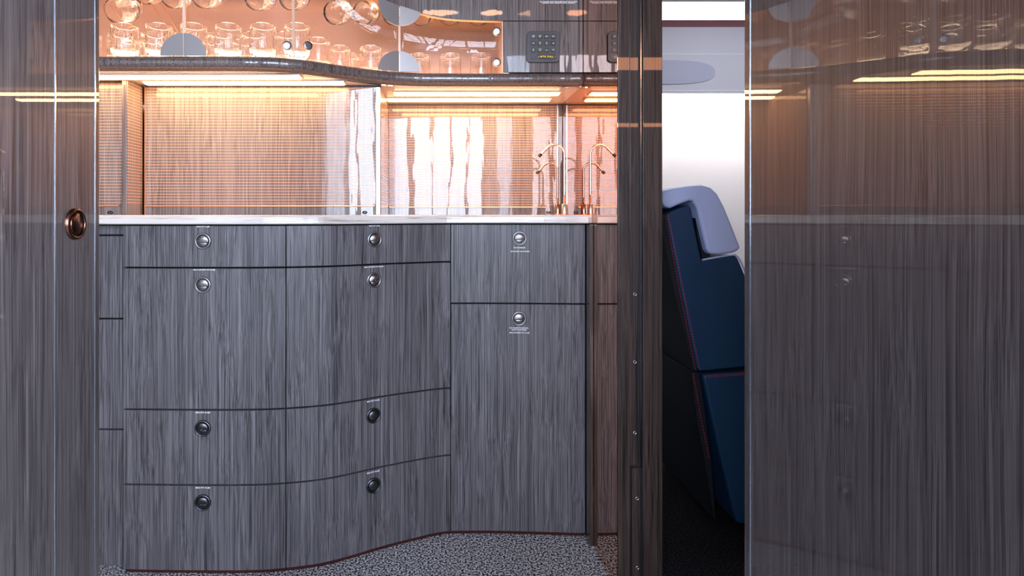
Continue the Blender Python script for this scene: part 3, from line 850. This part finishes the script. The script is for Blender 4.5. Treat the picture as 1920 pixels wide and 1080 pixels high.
# ------------------------------------------------------------------ taps
def tap(label, px_b, d, py_top, tip_px, tip_py, tone, rb=.0088, base_h=.034, rp=.0037):
    x, y = PX(px_b, d), d
    t = thing('tap', (x, y, ZTOP), label, 'tap', 'taps at the end of the worktop')
    I = Matrix.Translation((x, y, ZTOP))
    bm = BM(); lathe(bm, [(rb * 1.35, 0), (rb * 1.35, .0015), (rb * 1.25, .0025), (rb, .003)], I, 28); obj('flange', bm, M['copper'], t)
    bm = BM(); lathe(bm, [(rb, .0026), (rb, base_h - .001), (rb - .001, base_h), (rp, base_h)], I, 28); obj('base', bm, M['steel'] if tone == 'bronze_tap' else M[tone], t)
    zt = PZ(py_top, d); tx, tz = PX(tip_px, d), PZ(tip_py, d)
    r = (x - tx) * 0.40
    pts = [(x, y, ZTOP + base_h - .002)] + [(x, y, ZTOP + base_h + (zt - r - ZTOP - base_h) * k / 5) for k in range(1, 5)]
    for k in range(0, 15):
        a = PI * k / 14 * 0.80
        pts.append((x - r + r * math.cos(a), y, zt - r + r * math.sin(a)))
    last = Vector(pts[-1]); end = Vector((tx, y, tz))
    for k in range(1, 5): pts.append(tuple(last.lerp(end, k / 4)))
    bm = BM(); tube(bm, pts, rp, 14); obj('spout', bm, M[tone], t)
    dirv = (end - last).normalized()
    bm = BM(); tube(bm, [end - dirv * .007, end - dirv * .0065, end + dirv * .004, end + dirv * .0045], [rp + .0005, rp + .0015, rp + .0017, rp + .001], 14); obj('nozzle', bm, M['latch_dark'], t)
tap('tall gooseneck tap with a bright steel base near the bronze mirror', 1058, 1.833, 271.5, 1012, 291.5, 'bronze_tap')
M['tap_dark'] = principled('brown_metal', (0.42, 0.30, 0.24), 0.2, 1.0)
tap('short gooseneck tap with a brown base behind the tall one', 1045.5, 1.925, 305.5, 1007.5, 323.5, 'tap_dark', rb=.0082, base_h=.036)

# ------------------------------------------------------------------ gloss door panel on the near side (seen obliquely)
XP = -0.513
gd = thing('sliding_door', (XP - .02, 0.45, 0), 'glossy grey veneer door panel seen edge-on with an oval-looking recessed latch', 'door')
def yl(px): return XP * FX / (px - CX)
def side_box(x0, x1, y0, y1, z0=0.004, z1=HT - .004): return box(BM(), x0, x1, y0, y1, z0, z1)
pan = obj('panel', side_box(XP - .04, XP, 0.08, yl(102.6)), M['wood_side'], gd)
pan2 = obj('edge_panel', side_box(XP - .04, XP, yl(104.6), yl(177.6)), M['wood_side'], gd)
obj('seam_glint_strip', side_box(XP - .035, XP + .0006, yl(102.6) + .0001, yl(104.6) - .0001), M['bluesteel'], gd)  # added strip drawing the light caught along the panel edge
obj('seam_glint_strip', side_box(XP - .035, XP + .0006, yl(177.6) + .0001, yl(179.6) - .0001), M['bluesteel'], gd)  # added strip standing in for the bright glint on the bevel
obj('edge_strip', side_box(XP - .04, XP, yl(179.6), yl(187)), M['wood_side'], gd, bevel=.002)
ml = Matrix.Translation((XP + .0003, yl(140), PZ(420, yl(140)))) @ Matrix.Rotation(PI / 2, 4, 'Z') @ Matrix.Rotation(-PI / 2, 4, 'Y')
M['latch_copper'] = principled('dark_copper_metal', (0.13, 0.06, 0.04), 0.25, 1.0)
latch(ml, pan2, False, .0225, tone='latch_copper')

# ------------------------------------------------------------------ gloss bulkhead on the other side
QX, QY = 0.4286, 0.820
ang = math.atan(0.0335)
RM = Matrix.Translation((QX, QY, 0)) @ Matrix.Rotation(-ang, 4, 'Z')      # local x away from the passage, local -y towards the viewer
bh = thing('bulkhead_panel', (QX + .03, 0.45, 0), 'glossy dark veneer bulkhead mirroring the cabinets, beside the blue seat', 'panel')
obj('panel', box(BM(), 0, .045, -0.74, -0.0185, .004, HT - .004, mat=RM), M['wood_side'], bh)
obj('seam_glint_strip', box(BM(), -.0006, .04, -0.0183, -0.0163, .004, HT - .004, mat=RM), M['bluesteel'], bh)
obj('edge_strip', box(BM(), 0, .045, -0.0161, 0, .004, HT - .004, mat=RM), M['wood_side'], bh, bevel=.002)

# ------------------------------------------------------------------ door jamb with screws
JY = 1.425
jb = thing('door_jamb', (PX(1198, JY), JY + .03, 0), 'dark veneer doorway post with a grooved track and a column of small screws', 'door frame')
X_ = lambda px: PX(px, JY)
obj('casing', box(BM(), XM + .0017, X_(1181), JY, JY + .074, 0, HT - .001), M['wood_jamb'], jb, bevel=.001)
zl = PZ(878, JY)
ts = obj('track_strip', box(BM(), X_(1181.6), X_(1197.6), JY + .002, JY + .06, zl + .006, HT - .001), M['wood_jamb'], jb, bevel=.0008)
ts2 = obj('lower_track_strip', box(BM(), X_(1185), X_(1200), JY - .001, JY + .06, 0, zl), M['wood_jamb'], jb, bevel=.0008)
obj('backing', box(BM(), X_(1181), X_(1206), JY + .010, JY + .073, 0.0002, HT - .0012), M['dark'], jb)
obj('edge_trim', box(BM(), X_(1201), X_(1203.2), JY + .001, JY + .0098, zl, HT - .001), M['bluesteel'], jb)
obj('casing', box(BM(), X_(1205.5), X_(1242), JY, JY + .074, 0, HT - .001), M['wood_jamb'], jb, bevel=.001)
for px, py, par in ((1191, 552, ts), (1191, 679, ts), (1191, 812, ts), (1194.5, 934, ts2), (1195, 1064, ts2)):
    yy = JY + (.002 if par is ts else -.001)
    m_ = Matrix.Translation((PX(px, JY), yy - .0001, PZ(py, JY))) @ AXY
    bm = BM(); lathe(bm, [(.0042, 0), (.0040, .0012), (.0026, .0014), (.0022, .0006), (0, .0005)], m_, 20)
    for f in bm.faces:
        c = f.calc_center_median(); f.material_index = 1 if math.hypot(c.x - PX(px, JY), c.z - PZ(py, JY)) < .0021 else 0
    obj('screw', bm, [M['steel'], M['black']], par)
obj('back_plate', box(BM(), XM + .0017, X_(1242), JY + .0745, JY + .079, 0, HT - .001), M['wood_jamb'], jb)

# ------------------------------------------------------------------ cabin beyond the doorway
CYW = 3.0
cz = lambda py: PZ(py, CYW)
struct('wall_cabin_side', box(BM(), XM + .08, 3.12, CYW + .09, CYW + .16, 0, HT), M['cabin_wall'])
vl = thing('cabin_valance', (1.8, CYW, cz(178)), 'lavender-grey overhead cabin valance with a lit cove and an oval vent outline', 'wall panel')
x0, x1 = XM + .081, 3.119
obj('panel', box(BM(), x0, x1, CYW - .02, CYW, cz(176), cz(53)), M['cabin_panel'], vl)
for py in (103.5, 171):
    obj('seam_bead', box(BM(), x0, x1, CYW - .0212, CYW - .0201, cz(py) - .0015, cz(py) + .0015), M['cabin_wall'], vl)
obj('maroon_strip', box(BM(), x0, x1, CYW - .022, CYW + .089, cz(53) + .0005, cz(40)), M['maroon'], vl)
obj('cove_light', box(BM(), x0, x1, CYW - .005, CYW + .02, cz(40) + .001, cz(6.5)), M['cabin_led'], vl)
obj('upper_panel', box(BM(), x0, x1, CYW - .02, CYW + .02, cz(6), HT - .001), M['cabin_panel'], vl)
xo = PX(1337, CYW); zo = cz(137.5); hw, hh = .30, .0615
pts = [(xo - hw + hw * math.copysign(abs(math.cos(a)) ** .6, math.cos(a)), zo + hh * math.copysign(abs(math.sin(a)) ** .75, math.sin(a))) for a in [2 * PI * i / 56 for i in range(56)]]
M['vent'] = principled('vent_grey', (0.45, 0.44, 0.54), .5)
bm = BM(); prism(bm, pts, CYW - .0235, CYW - .0202); obj('oval_cover', bm, M['vent'], vl, bevel=.0015)
obj('wash_light', box(BM(), x0 + .01, x1 - .01, CYW + .012, CYW + .060, cz(176) + .01, cz(176) + .014), M['cabin_wash'] if 'cabin_wash' in M else M['cabin_led'], vl)

# ------------------------------------------------------------------ seat
SD = 1.72
def sp(lst, d=SD): return [(PX(a, d), PZ(b, d)) for a, b in lst]
def smooth_poly(p, r=1):
    for _ in range(r):
        q = []
        for i in range(len(p)):
            a, b = Vector(p[i]), Vector(p[(i + 1) % len(p)])
            q += [tuple(a.lerp(b, .12)), tuple(a.lerp(b, .88))]
        p = q
    return p
seat = thing('armchair', (1.25, SD + .27, 0), 'navy leather aircraft seat with a pale blue wrap-over headrest', 'seat')
body = [(1249, 401), (1270, 391), (1291, 384), (1296, 389), (1306, 440), (1316, 487), (1377, 477), (1384, 484), (1398, 517), (1425, 590), (1440, 688), (1396, 688.5), (1313, 697), (1307, 690), (1280, 560)]
bm = BM(); prism(bm, sp(body), SD, SD + .50); bk = obj('backrest', bm, M['navy'], seat, bevel=.006)
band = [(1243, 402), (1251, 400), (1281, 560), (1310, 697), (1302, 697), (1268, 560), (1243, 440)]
bm = BM(); prism(bm, sp(band), SD + .004, SD + .49); obj('back_shell', bm, M['navy_shaded'], seat, bevel=.002)
head = [(1242, 358), (1262, 353), (1290, 348.5), (1318, 346.5), (1334, 351), (1347, 363), (1360, 389), (1376, 428), (1391, 467), (1377, 474), (1352, 478), (1331, 477), (1325, 468), (1316, 430), (1307, 390), (1300, 378), (1294, 376.5), (1276, 383), (1258, 391), (1247, 389), (1242, 378)]
bm = BM(); prism(bm, sp(head, SD - .03), SD - .03, SD + .53); hd = obj('headrest', bm, M['paleblue'], seat, bevel=.010)
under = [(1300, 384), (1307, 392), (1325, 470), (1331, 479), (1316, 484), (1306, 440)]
bm = BM(); prism(bm, sp(under), SD - .004, SD + .3); obj('headrest_lining', bm, M['navy_shaded'], seat)
bm = BM(); tube(bm, [(PX(a, SD), SD - .004, PZ(b, SD)) for a, b in ((1315.5, 487), (1340, 482.5), (1365, 478.5), (1377, 477.5), (1384, 484), (1393, 502), (1400, 520))], .0028, 8); obj('piping', bm, M['paleblue'], seat)
low = [(1318, 703), (1396, 697), (1450, 697), (1450, 985), (1384, 985), (1374, 950), (1350, 850), (1330, 760)]
bm = BM(); prism(bm, sp(low), SD + .004, SD + .50); obj('side_skirt', bm, M['navy'], seat, bevel=.010)
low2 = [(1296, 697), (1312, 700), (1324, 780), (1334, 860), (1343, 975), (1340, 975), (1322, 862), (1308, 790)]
bm = BM(); prism(bm, sp(low2), SD + .002, SD + .49); obj('lower_shell', bm, M['navy_shaded'], seat, bevel=.003)
bm = BM(); box(bm, PX(1440, SD), PX(1440, SD) + .42, SD + .02, SD + .48, .36, .50); obj('cushion', bm, M['navy'], seat, bevel=.02)
bm = BM(); box(bm, PX(1395, SD), PX(1440, SD) + .36, SD + .05, SD + .45, 0, .10); box(bm, PX(1400, SD) + .05, PX(1400, SD) + .35, SD + .12, SD + .40, .10, .36); obj('pedestal', bm, M['dark'], seat)
def stitches(pts, y, w=.0011):
    bm = BM(); P = [Vector((PX(a, SD), y, PZ(b, SD))) for a, b in pts]
    for A, B in zip(P, P[1:]):
        L = (B - A).length; n_ = max(1, int(L / .0085))
        for k in range(n_):
            a = A.lerp(B, (k + .15) / n_); b = A.lerp(B, (k + .75) / n_)
            tube(bm, [a, b], w, 6)
    return bm
obj('stitching', stitches([(1253.5, 403), (1284, 558), (1312.5, 694)], SD - .0006), M['thread'], seat)
obj('stitching', stitches([(1249, 404), (1277, 555), (1305, 694)], SD + .0032), M['thread'], seat)
obj('stitching', stitches([(1322, 708.5), (1396, 703)], SD + .0034), M['thread'], seat)
obj('stitching', stitches([(1324, 704.5), (1396, 699.5)], SD + .0034), M['thread'], seat)
obj('stitching', stitches([(1300, 700), (1313, 775), (1330, 860)], SD + .0012), M['thread'], seat)

M['wall_strip'] = emission('warm_wall_strip', (1.0, 0.40, 0.20), 9.0)
for z0, z1, txt in ((1.600, 1.655, 'warm wall strip light behind the bulkhead, the higher of two'), (1.335, 1.350, 'thin warm wall strip light behind the bulkhead, the lower of two')):
    t = thing('wall_light', (1.0, .14, z0), txt, 'light')
    obj('lens', box(BM(), .62, 1.6, .124, .13, z0, z1), M['wall_strip'], t)
    obj('backplate', box(BM(), .61, 1.61, .1205, .1238, z0 - .004, z1 + .004), M['steel'], t)
cl = thing('cabin_fill_light', (1.7, 2.3, HT), 'long cool fill light added out of view at the cabin ceiling', 'light')  # added out of view to brighten the headrest
obj('lens', box(BM(), .8, 2.6, 2.2, 2.4, HT - .012, HT - .004), M['cabin_fill_emit'], cl)
obj('housing', box(BM(), .78, 2.62, 2.18, 2.42, HT - .0038, HT - .0002), M['ivory'], cl)
# ------------------------------------------------------------------ ceiling downlights in the passage
for k, (x, y) in enumerate(((0.10, .26), (.30, .26))):
    t = thing('downlight', (x, y, HT), ['round warm ceiling downlight over the passage centre', 'round warm ceiling downlight next to the dark bulkhead'][k], 'light', 'passage downlights')
    I = Matrix.Translation((x, y, HT))
    bm = BM(); lathe(bm, [(.062, -.0003), (.062, -.004), (.055, -.006), (.052, -.003)], I, 36); obj('bezel', bm, M['steel'], t)
    bm = BM(); lathe(bm, [(.0525, -.0028), (0, -.0030)], I, 36); obj('lens', bm, M['downlight'], t)
